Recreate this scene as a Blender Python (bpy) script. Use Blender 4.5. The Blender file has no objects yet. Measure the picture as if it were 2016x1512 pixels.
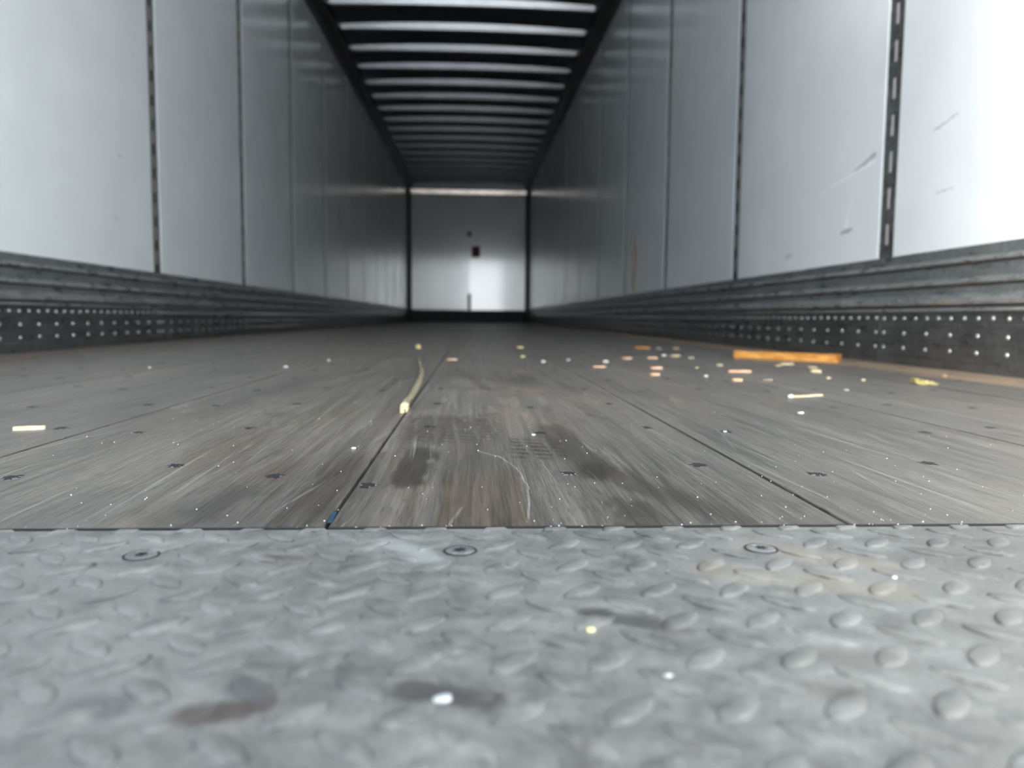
import bpy, bmesh, math, random
from mathutils import Vector, Matrix

# ------------------------------------------------------------------ camera
scene = bpy.context.scene
col = scene.collection
FPX = 1515.8                                   # focal length in pixels of the 2016 px wide frame
CAM_Z = 0.1212
yaw, pitch, roll = 0.0515, 0.0868, 0.0087
fw = Vector((math.sin(yaw) * math.cos(pitch), math.cos(yaw) * math.cos(pitch), -math.sin(pitch)))
rt = Vector((math.cos(yaw), -math.sin(yaw), 0))
up = rt.cross(fw)
r2 = rt * math.cos(roll) + up * math.sin(roll)
u2 = up * math.cos(roll) - rt * math.sin(roll)
cd = bpy.data.cameras.new('camera')
cam = bpy.data.objects.new('camera', cd)
col.objects.link(cam)
cam.matrix_world = Matrix(((r2.x, u2.x, -fw.x, 0), (r2.y, u2.y, -fw.y, 0), (r2.z, u2.z, -fw.z, CAM_Z), (0, 0, 0, 1)))
cd.sensor_width = 36
cd.lens = FPX / 2016 * 36
cd.clip_start = 0.01
cd.dof.use_dof = True
cd.dof.focus_distance = 0.58
cd.dof.aperture_fstop = 6.6
scene.camera = cam

# ------------------------------------------------------------------ world, sun, exposure
world = bpy.data.worlds.new('hazy_sky')
scene.world = world
world.use_nodes = True
wt = world.node_tree
wt.nodes.clear()
wo = wt.nodes.new('ShaderNodeOutputWorld')
wb = wt.nodes.new('ShaderNodeBackground')
wc = wt.nodes.new('ShaderNodeTexCoord')
ws = wt.nodes.new('ShaderNodeSeparateXYZ')
wr = wt.nodes.new('ShaderNodeValToRGB')
wr.color_ramp.elements[0].position = 0.0
wr.color_ramp.elements[0].color = (0.92, 0.975, 1.0, 1)
wr.color_ramp.elements[1].position = 0.7
wr.color_ramp.elements[1].color = (0.38, 0.50, 0.63, 1)
wt.links.new(wc.outputs['Generated'], ws.inputs[0])
wt.links.new(ws.outputs['Z'], wr.inputs['Fac'])
wt.links.new(wr.outputs['Color'], wb.inputs['Color'])
wt.links.new(wb.outputs[0], wo.inputs[0])
wb.inputs['Strength'].default_value = 2.45

SUN_EL = math.radians(13)
sun_dir = Vector((1.0, 1.0, 0)).normalized() * math.cos(SUN_EL) - Vector((0, 0, math.sin(SUN_EL)))
sd = bpy.data.lights.new('hazy_sun', 'SUN')
sd.energy = 11.5
sd.angle = math.radians(20)
sd.color = (1.0, 0.94, 0.84)
sun = bpy.data.objects.new('hazy_sun', sd)
col.objects.link(sun)
sun.rotation_euler = sun_dir.to_track_quat('-Z', 'Y').to_euler()
sun.location = (-6, -8, 6)

vs = scene.view_settings
vs.view_transform = 'Standard'
vs.look = 'None'
vs.gamma = 1.0
vs.use_curve_mapping = False
vs.exposure = 1.45
try:
    scene.cycles.max_bounces = 8
    scene.cycles.diffuse_bounces = 6
    scene.cycles.glossy_bounces = 5
    scene.cycles.use_denoising = True
    scene.cycles.use_adaptive_sampling = True
    scene.cycles.adaptive_threshold = 0.1
    scene.cycles.sample_clamp_indirect = 8
    scene.cycles.caustics_reflective = True
    scene.cycles.caustics_refractive = False
except Exception:
    pass

# ------------------------------------------------------------------ dimensions (metres, floor at z = 0)
XL, XR = -1.360, 1.174
YR, YF = -0.27, 16.40                           # rear sill, front wall
BAY, POST0 = 1.27, 0.894
POST_W = 0.080
SCUFF_Z = 0.298
PLATE_Y = 0.4329
def rail_z(y): return 2.54 + 0.0150 * y
POSTS = [POST0 + BAY * k for k in range(13) if POST0 + BAY * k < 16.2]
rnd = random.Random(7)

# portal that guides the sky light through the open rear doorway
pl = bpy.data.lights.new('rear_opening_portal', 'AREA')
pl.shape = 'RECTANGLE'
pl.size, pl.size_y = XR - XL, 2.5
pl.cycles.is_portal = True
po = bpy.data.objects.new('rear_opening_portal', pl)
col.objects.link(po)
po.location = ((XL + XR) / 2, YR - 0.02, 1.26)
po.rotation_euler = (math.radians(90), 0, 0)    # shines towards +Y

# ------------------------------------------------------------------ node helper
class NB:
    def __init__(s, name):
        s.m = bpy.data.materials.new(name)
        s.m.use_nodes = True
        s.t = s.m.node_tree
        s.t.nodes.clear()
        s.out = s.t.nodes.new('ShaderNodeOutputMaterial')
        s.b = s.t.nodes.new('ShaderNodeBsdfPrincipled')
        s.t.links.new(s.b.outputs[0], s.out.inputs[0])
    def put(s, sock, v):
        if isinstance(v, bpy.types.NodeSocket): s.t.links.new(v, sock)
        elif isinstance(v, (tuple, list)) and len(v) == 3 and sock.type == 'RGBA': sock.default_value = (*v, 1)
        else: sock.default_value = v
    def n(s, op, a, b=0.0, c=0.0, clamp=False):
        q = s.t.nodes.new('ShaderNodeMath'); q.operation = op; q.use_clamp = clamp
        s.put(q.inputs[0], a); s.put(q.inputs[1], b); s.put(q.inputs[2], c)
        return q.outputs[0]
    def add(s, a, b): return s.n('ADD', a, b)
    def mul(s, a, b): return s.n('MULTIPLY', a, b)
    def sub(s, a, b): return s.n('SUBTRACT', a, b)
    def pos(s):
        g = s.t.nodes.new('ShaderNodeNewGeometry')
        x = s.t.nodes.new('ShaderNodeSeparateXYZ'); s.t.links.new(g.outputs['Position'], x.inputs[0])
        return x.outputs[0], x.outputs[1], x.outputs[2]
    def objpos(s):
        g = s.t.nodes.new('ShaderNodeTexCoord')
        x = s.t.nodes.new('ShaderNodeSeparateXYZ'); s.t.links.new(g.outputs['Object'], x.inputs[0])
        return x.outputs[0], x.outputs[1], x.outputs[2]
    def vec(s, x, y, z=0.0):
        c = s.t.nodes.new('ShaderNodeCombineXYZ')
        s.put(c.inputs[0], x); s.put(c.inputs[1], y); s.put(c.inputs[2], z)
        return c.outputs[0]
    def noise(s, v, scale=1.0, detail=4.0, rough=0.55, dist=0.0):
        q = s.t.nodes.new('ShaderNodeTexNoise')
        s.put(q.inputs['Vector'], v); s.put(q.inputs['Scale'], scale); s.put(q.inputs['Detail'], detail)
        s.put(q.inputs['Roughness'], rough); s.put(q.inputs['Distortion'], dist)
        return q.outputs['Fac']
    def white(s, v):
        q = s.t.nodes.new('ShaderNodeTexWhiteNoise'); q.noise_dimensions = '3D'
        s.put(q.inputs['Vector'], v)
        return q.outputs['Value']
    def ramp(s, v, lo, hi, a=0.0, b=1.0, smooth=True):
        q = s.t.nodes.new('ShaderNodeMapRange'); q.interpolation_type = 'SMOOTHSTEP' if smooth else 'LINEAR'
        s.put(q.inputs[0], v); s.put(q.inputs[1], lo); s.put(q.inputs[2], hi); s.put(q.inputs[3], a); s.put(q.inputs[4], b)
        return q.outputs[0]
    def mix(s, f, a, b, mode='MIX'):
        q = s.t.nodes.new('ShaderNodeMix'); q.data_type = 'RGBA'; q.blend_type = mode
        s.put(q.inputs[0], f); s.put(q.inputs[6], a); s.put(q.inputs[7], b)
        return q.outputs[2]
    def box(s, x, y, x0, x1, y0, y1, ex, ey):
        """soft rectangle mask in two coordinates"""
        a = s.mul(s.ramp(x, x0 - ex, x0 + ex), s.ramp(x, x1 + ex, x1 - ex) if False else s.sub(1.0, s.ramp(x, x1 - ex, x1 + ex)))
        b = s.mul(s.ramp(y, y0 - ey, y0 + ey), s.sub(1.0, s.ramp(y, y1 - ey, y1 + ey)))
        return s.mul(a, b)
    def seg(s, x, y, p0, p1, w0, w1=None):
        """soft mask round a line segment"""
        w1 = w0 if w1 is None else w1
        dx, dy = p1[0] - p0[0], p1[1] - p0[1]
        L2 = dx * dx + dy * dy
        ax = s.sub(x, p0[0]); ay = s.sub(y, p0[1])
        t = s.n('DIVIDE', s.add(s.mul(ax, dx), s.mul(ay, dy)), L2, clamp=True)
        ex = s.sub(ax, s.mul(t, dx)); ey = s.sub(ay, s.mul(t, dy))
        d = s.n('SQRT', s.add(s.mul(ex, ex), s.mul(ey, ey)))
        w = s.add(w0, s.mul(t, w1 - w0))
        return s.n('SUBTRACT', 1.0, s.ramp(s.n('DIVIDE', d, w), 0.35, 1.0))
    def bump(s, h, strength=0.3, dist=0.001):
        q = s.t.nodes.new('ShaderNodeBump')
        s.put(q.inputs['Strength'], strength); s.put(q.inputs['Distance'], dist); s.put(q.inputs['Height'], h)
        s.t.links.new(q.outputs[0], s.b.inputs['Normal'])
    def set(s, color=None, rough=None, metal=None, spec=None):
        if color is not None: s.put(s.b.inputs['Base Color'], color)
        if rough is not None: s.put(s.b.inputs['Roughness'], rough)
        if metal is not None: s.put(s.b.inputs['Metallic'], metal)
        if spec is not None: s.put(s.b.inputs['Specular IOR Level'], spec)
        return s.m

M = {}
# ---- wood floor
def wood_floor(name, stained):
    s = NB(name)
    x, y, z = s.pos()
    sid = s.n('FLOOR', s.mul(x, 1 / 0.0342))
    r1 = s.white(s.vec(sid, 3.7))
    seg = s.n('FLOOR', s.mul(s.add(y, s.mul(r1, 1.7)), 1 / 0.85))
    r2 = s.white(s.vec(sid, seg, 1.3))
    warp = s.noise(s.vec(s.mul(x, 7), s.mul(y, 1.6)), 1, 3)
    xw = s.add(x, s.mul(s.sub(warp, 0.5), 0.014))
    g1 = s.noise(s.vec(s.mul(xw, 120), s.mul(y, 3.2), s.mul(r2, 9)), 1, 4, 0.65)
    g2 = s.noise(s.vec(s.mul(xw, 620), s.mul(y, 22)), 1, 2, 0.6)
    g3 = s.noise(s.vec(s.mul(x, 90), s.mul(y, 900)), 1, 1, 0.6)
    big = s.noise(s.vec(s.mul(x, 3.2), s.mul(y, 1.3)), 1, 3, 0.6)
    mid = s.noise(s.vec(s.mul(x, 11), s.mul(y, 3.5), 4.0), 1, 3, 0.65)
    tone = s.add(s.add(s.mul(g1, 0.62), s.mul(g2, 0.52)), s.mul(s.sub(g3, 0.5), 0.22))
    tone = s.sub(tone, 0.11)
    tone = s.add(tone, s.mul(s.sub(r2, 0.5), 0.09))
    tone = s.add(tone, s.mul(s.sub(big, 0.5), 0.30))
    tone = s.add(tone, s.mul(s.sub(mid, 0.5), 0.34))
    t = s.ramp(tone, 0.22, 0.74, smooth=False)
    c = s.mix(t, (0.021, 0.018, 0.0155), (0.172, 0.154, 0.135))
    # brown unworn patches
    br = s.ramp(s.noise(s.vec(s.mul(x, 6.5), s.mul(y, 2.0), 9.1), 1, 4, 0.6), 0.53, 0.72)
    c = s.mix(s.mul(br, 0.55), c, (0.17, 0.118, 0.078))
    if stained:
        # ragged coordinates for the stains
        jx = s.add(x, s.mul(s.sub(s.noise(s.vec(s.mul(x, 60), s.mul(y, 22), 2.0), 1, 4, 0.7), 0.5), 0.022))
        jy = s.add(y, s.mul(s.sub(s.noise(s.vec(s.mul(x, 55), s.mul(y, 16), 6.0), 1, 4, 0.7), 0.5), 0.09))
        def stain(c, mask, colr, f):
            # soaked-in stain: tints the grain instead of covering it
            k = tuple(min(1.0, v / 0.200) for v in colr)
            return s.mix(s.mul(mask, min(1.0, f * 1.15)), c, s.mix(1.0, c, k, 'MULTIPLY'))
        sx = s.add(x, s.mul(s.sub(s.noise(s.vec(s.mul(x, 30), s.mul(y, 40), 3.0), 1, 3), 0.5), 0.008))
        c = stain(c, s.box(sx, jy, -0.021, 0.036, 0.435, 0.60, 0.003, 0.012), (0.150, 0.122, 0.094), 0.7)
        c = stain(c, s.box(jx, jy, -0.060, -0.036, 0.545, 0.70, 0.003, 0.012), (0.035, 0.03, 0.028), 0.8)
        c = stain(c, s.box(jx, jy, -0.044, -0.026, 0.655, 0.69, 0.003, 0.01), (0.04, 0.033, 0.03), 0.7)
        c = stain(c, s.box(jx, jy, -0.020, 0.022, 0.605, 0.74, 0.006, 0.02), (0.075, 0.06, 0.05), 0.4)
        c = stain(c, s.seg(jx, s.mul(jy, 0.5), (0.085, 0.41), (0.10, 0.30), 0.028, 0.022), (0.06, 0.052, 0.047), 0.7)
        c = stain(c, s.seg(jx, s.mul(jy, 0.5), (0.10, 0.30), (0.16, 0.23), 0.025, 0.015), (0.065, 0.055, 0.05), 0.6)
        c = stain(c, s.box(jx, jy, -0.115, -0.09, 0.45, 0.66, 0.008, 0.05), (0.07, 0.048, 0.04), 0.65)
        # tyre tread print: short dark bars inside a band
        band = s.box(jx, jy, -0.075, 0.03, 0.74, 0.93, 0.012, 0.03)
        bars = s.mul(s.ramp(s.n('FRACT', s.mul(s.add(y, s.mul(x, 0.35)), 1 / 0.020)), 0.25, 0.6), s.ramp(s.n('FRACT', s.mul(s.add(x, s.mul(y, 0.05)), 1 / 0.021)), 0.08, 0.3))
        c = stain(c, s.mul(band, s.add(0.22, s.mul(bars, 0.78))), (0.045, 0.038, 0.034), 0.85)
        band = s.box(jx, jy, 0.035, 0.085, 0.655, 0.76, 0.008, 0.02)
        c = stain(c, s.mul(band, s.add(0.1, s.mul(bars, 0.9))), (0.04, 0.034, 0.03), 0.85)
        # dark smears farther in, along the middle boards
        c = stain(c, s.box(jx, jy, 0.03, 0.13, 1.36, 1.62, 0.02, 0.08), (0.06, 0.055, 0.05), 0.6)
        c = stain(c, s.box(jx, jy, -0.03, 0.06, 1.28, 1.34, 0.01, 0.03), (0.07, 0.06, 0.055), 0.5)
        c = stain(c, s.seg(jx, jy, (-0.045, 1.85), (0.03, 1.25), 0.018, 0.01), (0.085, 0.06, 0.052), 0.6)
        c = stain(c, s.box(jx, jy, -0.165, -0.135, 0.56, 0.64, 0.01, 0.03), (0.10, 0.05, 0.035), 0.5)
        c = stain(c, s.box(jx, jy, -0.25, -0.20, 0.60, 0.80, 0.02, 0.06), (0.12, 0.085, 0.06), 0.5)
        c = stain(c, s.box(jx, jy, -0.20, -0.13, 0.44, 0.50, 0.03, 0.03), (0.10, 0.095, 0.092), 0.5)
        c = stain(c, s.box(jx, jy, -0.205, -0.14, 0.86, 1.0, 0.015, 0.03), (0.30, 0.24, 0.13), 0.35)
        c = stain(c, s.box(jx, jy, -0.215, -0.195, 0.70, 0.76, 0.006, 0.02), (0.30, 0.25, 0.15), 0.4)
        # wet looking dark smudges scattered over the middle of the floor
        sm = s.ramp(s.noise(s.vec(s.mul(x, 14), s.mul(y, 7), 12.0), 1, 4, 0.7), 0.56, 0.68)
        near = s.mul(s.ramp(x, -0.45, -0.05), s.sub(1.0, s.ramp(x, 0.12, 0.5)))
        c = stain(c, s.mul(sm, near), (0.06, 0.054, 0.05), 0.6)
    # pale scratches, mostly lengthwise
    sc = s.noise(s.vec(s.add(s.mul(x, 170), s.mul(y, 9)), s.mul(y, 2.3), 3.0), 1, 2, 0.5)
    c = s.mix(s.mul(s.ramp(sc, 0.655, 0.70), 0.22), c, (0.42, 0.40, 0.37))
    sc = s.noise(s.vec(s.add(s.mul(x, 150), s.mul(y, -26)), s.mul(y, 3.1), 8.0), 1, 2, 0.5)
    c = s.mix(s.mul(s.ramp(sc, 0.69, 0.72), 0.22), c, (0.45, 0.43, 0.40))
    if stained:
        xs = s.add(x, s.mul(s.sub(s.noise(s.vec(s.mul(x, 30), s.mul(y, 30)), 1, 3), 0.5), 0.004))
        arc = [(0.006, 0.345), (0.024, 0.331), (0.036, 0.305), (0.040, 0.272), (0.037, 0.245), (0.033, 0.224)]
        for a_, b_ in zip(arc, arc[1:]):
            c = s.mix(s.mul(s.seg(xs, s.mul(y, 0.5), a_, b_, 0.0010), 0.32), c, (0.50, 0.46, 0.40))
    # open grain pores
    pore = s.ramp(s.noise(s.vec(s.mul(xw, 900), s.mul(y, 45), 5.0), 1, 1, 0.6), 0.60, 0.68)
    c = s.mix(s.mul(pore, 0.7), c, (0.022, 0.019, 0.017))
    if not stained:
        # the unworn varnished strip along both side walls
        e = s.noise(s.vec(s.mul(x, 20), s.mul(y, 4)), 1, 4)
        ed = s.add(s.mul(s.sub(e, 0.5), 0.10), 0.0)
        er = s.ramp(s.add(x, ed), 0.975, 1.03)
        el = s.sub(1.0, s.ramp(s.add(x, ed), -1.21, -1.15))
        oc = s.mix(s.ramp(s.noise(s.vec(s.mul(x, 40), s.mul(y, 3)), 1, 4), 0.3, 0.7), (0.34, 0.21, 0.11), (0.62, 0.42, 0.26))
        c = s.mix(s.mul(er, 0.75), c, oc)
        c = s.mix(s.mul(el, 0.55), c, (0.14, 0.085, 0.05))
    s.b.inputs['Sheen Weight'].default_value = 0.055       # thin film of dust
    s.b.inputs['Sheen Roughness'].default_value = 0.35
    s.b.inputs['Sheen Tint'].default_value = (1.0, 0.93, 0.85, 1)
    s.bump(s.noise(s.vec(s.mul(x, 430), s.mul(y, 14), 2.0), 1, 1, 0.6), 0.55, 0.0008)
    return s.set(c, s.ramp(g1, 0.2, 0.8, 0.30, 0.50), 0.0, 0.5)
M['wood'] = wood_floor('worn_laminated_oak', False)
M['wood_stained'] = wood_floor('worn_stained_laminated_oak', True)

# ---- tread plate
def tread(name, lug=False):
    s = NB(name)
    x, y, z = s.pos()
    n1 = s.noise(s.vec(x, y), 9, 3, 0.65)
    n2 = s.noise(s.vec(x, y, 3.0), 60, 4, 0.7)
    n3 = s.noise(s.vec(x, y, 7.0), 420, 4, 0.6)
    t = s.add(s.add(s.mul(n1, 0.42), s.mul(n2, 0.55)), s.mul(n3, 0.32))
    c = s.mix(s.ramp(t, 0.43, 0.87, smooth=False), (0.058, 0.055, 0.051), (0.258, 0.252, 0.235))
    # dark dirt blotches, with rust flecks only towards the right
    d = s.ramp(s.noise(s.vec(x, y, 11.0), 22, 6, 0.7), 0.57, 0.70)
    c = s.mix(s.mul(d, 0.5), c, (0.075, 0.068, 0.063))
    d = s.ramp(s.noise(s.vec(x, y, 31.0), 110, 5, 0.7), 0.60, 0.70)
    c = s.mix(s.mul(d, 0.5), c, (0.05, 0.046, 0.043))
    d = s.ramp(s.noise(s.vec(s.mul(x, 1.0), s.mul(y, 3.0), 41.0), 70, 4, 0.6), 0.64, 0.70)
    c = s.mix(s.mul(d, 0.4), c, (0.42, 0.42, 0.40))
    ru = s.ramp(s.noise(s.vec(x, y, 21.0), 34, 5, 0.65), 0.66, 0.76)
    c = s.mix(s.mul(s.mul(ru, s.ramp(x, 0.0, 0.12)), 0.6), c, (0.42, 0.26, 0.16))
    jx = s.add(x, s.mul(s.sub(s.noise(s.vec(x, y, 5.0), 90, 4, 0.7), 0.5), 0.012))
    jy = s.add(y, s.mul(s.sub(s.noise(s.vec(x, y, 8.0), 90, 4, 0.7), 0.5), 0.016))
    for (p0, p1, w, cc, f) in (
        ((-0.020, 0.242), (0.004, 0.232), 0.010, (0.05, 0.045, 0.045), 0.8),
        ((-0.083, 0.226), (-0.066, 0.232), 0.009, (0.06, 0.045, 0.04), 0.8),
        ((-0.075, 0.245), (-0.068, 0.240), 0.007, (0.06, 0.06, 0.06), 0.7),
        ((0.050, 0.305), (0.072, 0.290), 0.009, (0.05, 0.048, 0.046), 0.8),
        ((0.075, 0.288), (0.084, 0.284), 0.006, (0.10, 0.09, 0.085), 0.6),
        ((0.128, 0.262), (0.150, 0.255), 0.009, (0.12, 0.11, 0.10), 0.5),
        ((0.112, 0.238), (0.122, 0.232), 0.008, (0.10, 0.09, 0.08), 0.5),
        ((-0.120, 0.236), (-0.110, 0.232), 0.008, (0.09, 0.09, 0.09), 0.6),
        ((-0.10, 0.382), (-0.088, 0.380), 0.006, (0.10, 0.075, 0.065), 0.6),
        ((0.15, 0.395), (0.20, 0.36), 0.016, (0.34, 0.26, 0.19), 0.22),
        ((0.115, 0.355), (0.19, 0.325), 0.016, (0.34, 0.27, 0.19), 0.22),
        ((-0.045, 0.405), (-0.02, 0.375), 0.012, (0.40, 0.42, 0.43), 0.3)):
        c = s.mix(s.mul(s.seg(jx, jy, p0, p1, w), f), c, cc)
    s.bump(n2, 0.5, 0.0006)
    if lug:
        c = s.mix(s.ramp(n2, 0.30, 0.62, 0.85, 0.25), c, (0.035, 0.033, 0.031))
    return s.set(c, s.ramp(n2, 0.3, 0.75, 0.36, 0.6), 0.0, 0.5)
M['plate'] = tread('worn_grey_tread_steel')
M['lug'] = tread('grimy_shaded_lug_flank_steel', True)  # flank colour holds grime and the painted-in shade of the lug edges

# ---- white wall lining
def lining(name, marks=(), base=(0.825, 0.865, 0.90), rough=(0.16, 0.26)):
    s = NB(name)
    x, y, z = s.pos()
    n1 = s.noise(s.vec(x, y, z), 3.0, 2, 0.55)
    n2 = s.noise(s.vec(s.mul(x, 3), s.mul(y, 3), s.mul(z, 0.5)), 6, 2, 0.6)
    c = s.mix(s.ramp(n1, 0.35, 0.7), tuple(v * 0.95 for v in base), base)
    c = s.mix(s.mul(s.ramp(n2, 0.62, 0.8), 0.10), c, (0.45, 0.45, 0.43))
    if marks:
        jy = s.add(y, s.mul(s.sub(s.noise(s.vec(y, z), 40, 3), 0.5), 0.03))
        jz = s.add(z, s.mul(s.sub(s.noise(s.vec(y, z, 4.0), 35, 3), 0.5), 0.018))
    for (p0, p1, w0, w1, cc, f) in marks:
        c = s.mix(s.mul(s.seg(jy, jz, p0, p1, w0, w1), f), c, cc)
    return s.set(c, s.ramp(n2, 0.3, 0.7, rough[0], rough[1]), 0.0, 0.5)
DK, LT = (0.22, 0.22, 0.22), (0.92, 0.93, 0.94)
M['lining_right'] = lining('white_lining_right_wall', (
    ((2.36, 0.578), (2.245, 0.606), 0.006, 0.010, DK, 0.55),
    ((2.60, 0.545), (2.25, 0.585), 0.004, 0.008, LT, 0.8),
    ((2.372, 0.50), (2.405, 0.415), 0.003, 0.014, LT, 0.8),
    ((2.372, 0.402), (2.43, 0.396), 0.006, 0.008, DK, 0.65),
    ((1.955, 0.605), (1.862, 0.622), 0.004, 0.003, DK, 0.5),
    ((1.93, 0.443), (1.866, 0.446), 0.004, 0.003, DK, 0.35),
    ((2.87, 0.35), (2.82, 0.356), 0.010, 0.010, DK, 0.3),
    ((5.13, 0.575), (4.84, 0.60), 0.012, 0.008, LT, 0.7),
    ((4.55, 1.62), (4.40, 1.70), 0.010, 0.006, LT, 0.5),
    ((4.30, 1.55), (4.28, 1.62), 0.012, 0.010, DK, 0.3)))
M['lining_left'] = lining('white_lining_left_wall', (
    ((3.10, 0.726), (3.11, 0.722), 0.008, 0.008, DK, 0.5),
    ((3.05, 0.488), (3.062, 0.478), 0.008, 0.006, DK, 0.4),
    ((3.786, 0.84), (3.783, 0.79), 0.012, 0.008, (0.55, 0.38, 0.36), 0.4),
    ((8.05, 1.20), (8.06, 1.05), 0.09, 0.08, DK, 0.35)))
M['lining_front'] = lining('white_lining_front_wall', (), (0.84, 0.85, 0.86), (0.13, 0.2))
_b = M['lining_front'].node_tree.nodes['Principled BSDF'].inputs
_b['Coat Weight'].default_value = 1.0
_b['Coat IOR'].default_value = 2.0
_b['Coat Roughness'].default_value = 0.09

# ---- metals
def galv(name, c0, c1, r0, r1, metal, spot=90, streak=False, edge=None):
    s = NB(name)
    x, y, z = s.pos()
    n1 = s.noise(s.vec(x, y, z), spot, 3, 0.7)
    n2 = s.noise(s.vec(s.mul(x, 4), s.mul(y, 3.5), s.mul(z, 14)), 3, 3, 0.65)
    n3 = s.noise(s.vec(x, y, z), 5, 2, 0.6)
    t = s.add(s.add(s.mul(n1, 0.45), s.mul(n2, 0.40)), s.mul(n3, 0.25))
    c = s.mix(s.ramp(t, 0.36, 0.76), c0, c1)
    if streak:
        c = s.mix(s.mul(s.ramp(n2, 0.60, 0.72), 0.5), c, tuple(min(1, v * 1.5) for v in c1))
    s.bump(n1, 0.25, 0.0012)
    return s.set(c, s.ramp(n2, 0.3, 0.7, r0, r1), metal, 0.5)
M['scuff'] = galv('galvanised_scuff_steel', (0.155, 0.165, 0.172), (0.33, 0.348, 0.356), 0.26, 0.42, 0.6, 70)
M['lip'] = galv('painted_highlight_scuff_lip', (0.36, 0.378, 0.388), (0.66, 0.68, 0.69), 0.24, 0.4, 0.7, 40)  # reflected highlight painted into the lip colour
M['groove'] = galv('painted_shade_scuff_groove', (0.055, 0.057, 0.055), (0.09, 0.09, 0.086), 0.5, 0.7, 0.1, 60)  # shade inside the grooves painted in as a darker colour
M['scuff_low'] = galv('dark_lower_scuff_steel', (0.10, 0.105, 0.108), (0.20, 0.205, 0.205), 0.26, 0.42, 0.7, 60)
M['post'] = galv('dark_galvanised_post_steel', (0.045, 0.05, 0.05), (0.16, 0.17, 0.17), 0.35, 0.55, 0.4, 60)
M['bow'] = galv('grey_roof_bow_steel', (0.36, 0.37, 0.385), (0.44, 0.45, 0.465), 0.18, 0.24, 0.7, 5)
M['rail'] = galv('dark_roof_rail_steel', (0.035, 0.034, 0.033), (0.075, 0.070, 0.066), 0.35, 0.55, 0.3, 25)
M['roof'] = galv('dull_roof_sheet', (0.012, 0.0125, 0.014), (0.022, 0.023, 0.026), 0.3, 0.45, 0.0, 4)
M['beam'] = galv('pale_front_beam', (0.30, 0.26, 0.235), (0.62, 0.54, 0.48), 0.16, 0.28, 0.8, 3)
M['kick'] = galv('black_front_kick_plate', (0.006, 0.0065, 0.0075), (0.014, 0.015, 0.017), 0.5, 0.65, 0.0, 30)
M['rivet'] = NB('bright_rivet_aluminium').set((0.62, 0.63, 0.64), 0.32, 0.7)
M['slot'] = NB('pale_slot_insert').set((0.56, 0.55, 0.54), 0.6, 0.0)
M['dark'] = NB('black_grime').set((0.012, 0.011, 0.011), 0.7, 0.0)
M['rim'] = galv('dirty_screw_steel', (0.06, 0.06, 0.06), (0.32, 0.32, 0.31), 0.4, 0.6, 0.3, 500)
M['outer'] = NB('white_outer_skin').set((0.7, 0.7, 0.7), 0.4, 0.0)
M['yard'] = galv('yard_concrete', (0.46, 0.455, 0.44), (0.56, 0.55, 0.53), 0.8, 0.95, 0.0, 2)
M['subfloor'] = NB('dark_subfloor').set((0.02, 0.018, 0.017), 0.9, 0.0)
M['red'] = NB('dull_red_print').set((0.16, 0.02, 0.025), 0.6, 0.0)
M['redframe'] = NB('pale_red_print').set((0.34, 0.06, 0.07), 0.6, 0.0)
M['tan'] = NB('tan_wall_strip').set((0.20, 0.17, 0.12), 0.6, 0.0)

def chipmat(name, a, b, scale=120, rough=0.7):
    s = NB(name)
    x, y, z = s.objpos()
    n1 = s.noise(s.vec(s.mul(x, 0.25), s.mul(y, 2), s.mul(z, 2)), scale, 4, 0.6)
    c = s.mix(s.ramp(n1, 0.35, 0.68), a, b)
    s.bump(n1, 0.4, 0.0008)
    return s.set(c, rough, 0.0, 0.3)
M['orange_wood'] = chipmat('orange_fresh_wood', (0.50, 0.18, 0.035), (0.80, 0.40, 0.10), 60)
M['pale_wood'] = chipmat('pale_fresh_wood', (0.62, 0.47, 0.27), (0.82, 0.70, 0.48))
M['peach_wood'] = chipmat('peach_fresh_wood', (0.62, 0.35, 0.20), (0.86, 0.58, 0.38))
M['grey_bit'] = chipmat('greyish_fleck', (0.42, 0.42, 0.43), (0.60, 0.60, 0.61))
M['white_bit'] = chipmat('white_fleck', (0.74, 0.72, 0.68), (0.90, 0.88, 0.84))
M['yellow_bit'] = chipmat('yellow_husk', (0.66, 0.52, 0.16), (0.84, 0.76, 0.42))
M['brown_bit'] = chipmat('brown_bark', (0.25, 0.17, 0.12), (0.42, 0.31, 0.23))
M['straw'] = chipmat('dry_straw', (0.20, 0.168, 0.105), (0.34, 0.295, 0.21))
M['blue'] = NB('blue_plastic').set((0.02, 0.05, 0.10), 0.4, 0.0)

# ------------------------------------------------------------------ mesh helpers
def mesh_obj(name, bm, mat, parent=None, smooth=False):
    me = bpy.data.meshes.new(name)
    bmesh.ops.recalc_face_normals(bm, faces=bm.faces[:])
    bm.to_mesh(me)
    bm.free()
    for m in (mat if isinstance(mat, (list, tuple)) else [mat]):
        me.materials.append(m)
    if smooth:
        for p in me.polygons: p.use_smooth = True
    o = bpy.data.objects.new(name, me)
    col.objects.link(o)
    if parent is not None: o.parent = parent
    return o
def inst(name, me, loc, parent=None, rot=(0, 0, 0), scale=(1, 1, 1)):
    o = bpy.data.objects.new(name, me)
    col.objects.link(o)
    o.location, o.rotation_euler, o.scale = loc, rot, scale
    if parent is not None: o.parent = parent
    return o
def empty(name, loc=(0, 0, 0)):
    o = bpy.data.objects.new(name, None)
    col.objects.link(o)
    o.location = loc
    o.empty_display_size = 0.1
    return o
def tag(o, label=None, cat=None, group=None, kind=None):
    if label: o['label'] = label
    if cat: o['category'] = cat
    if group: o['group'] = group
    if kind: o['kind'] = kind
    return o
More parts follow.
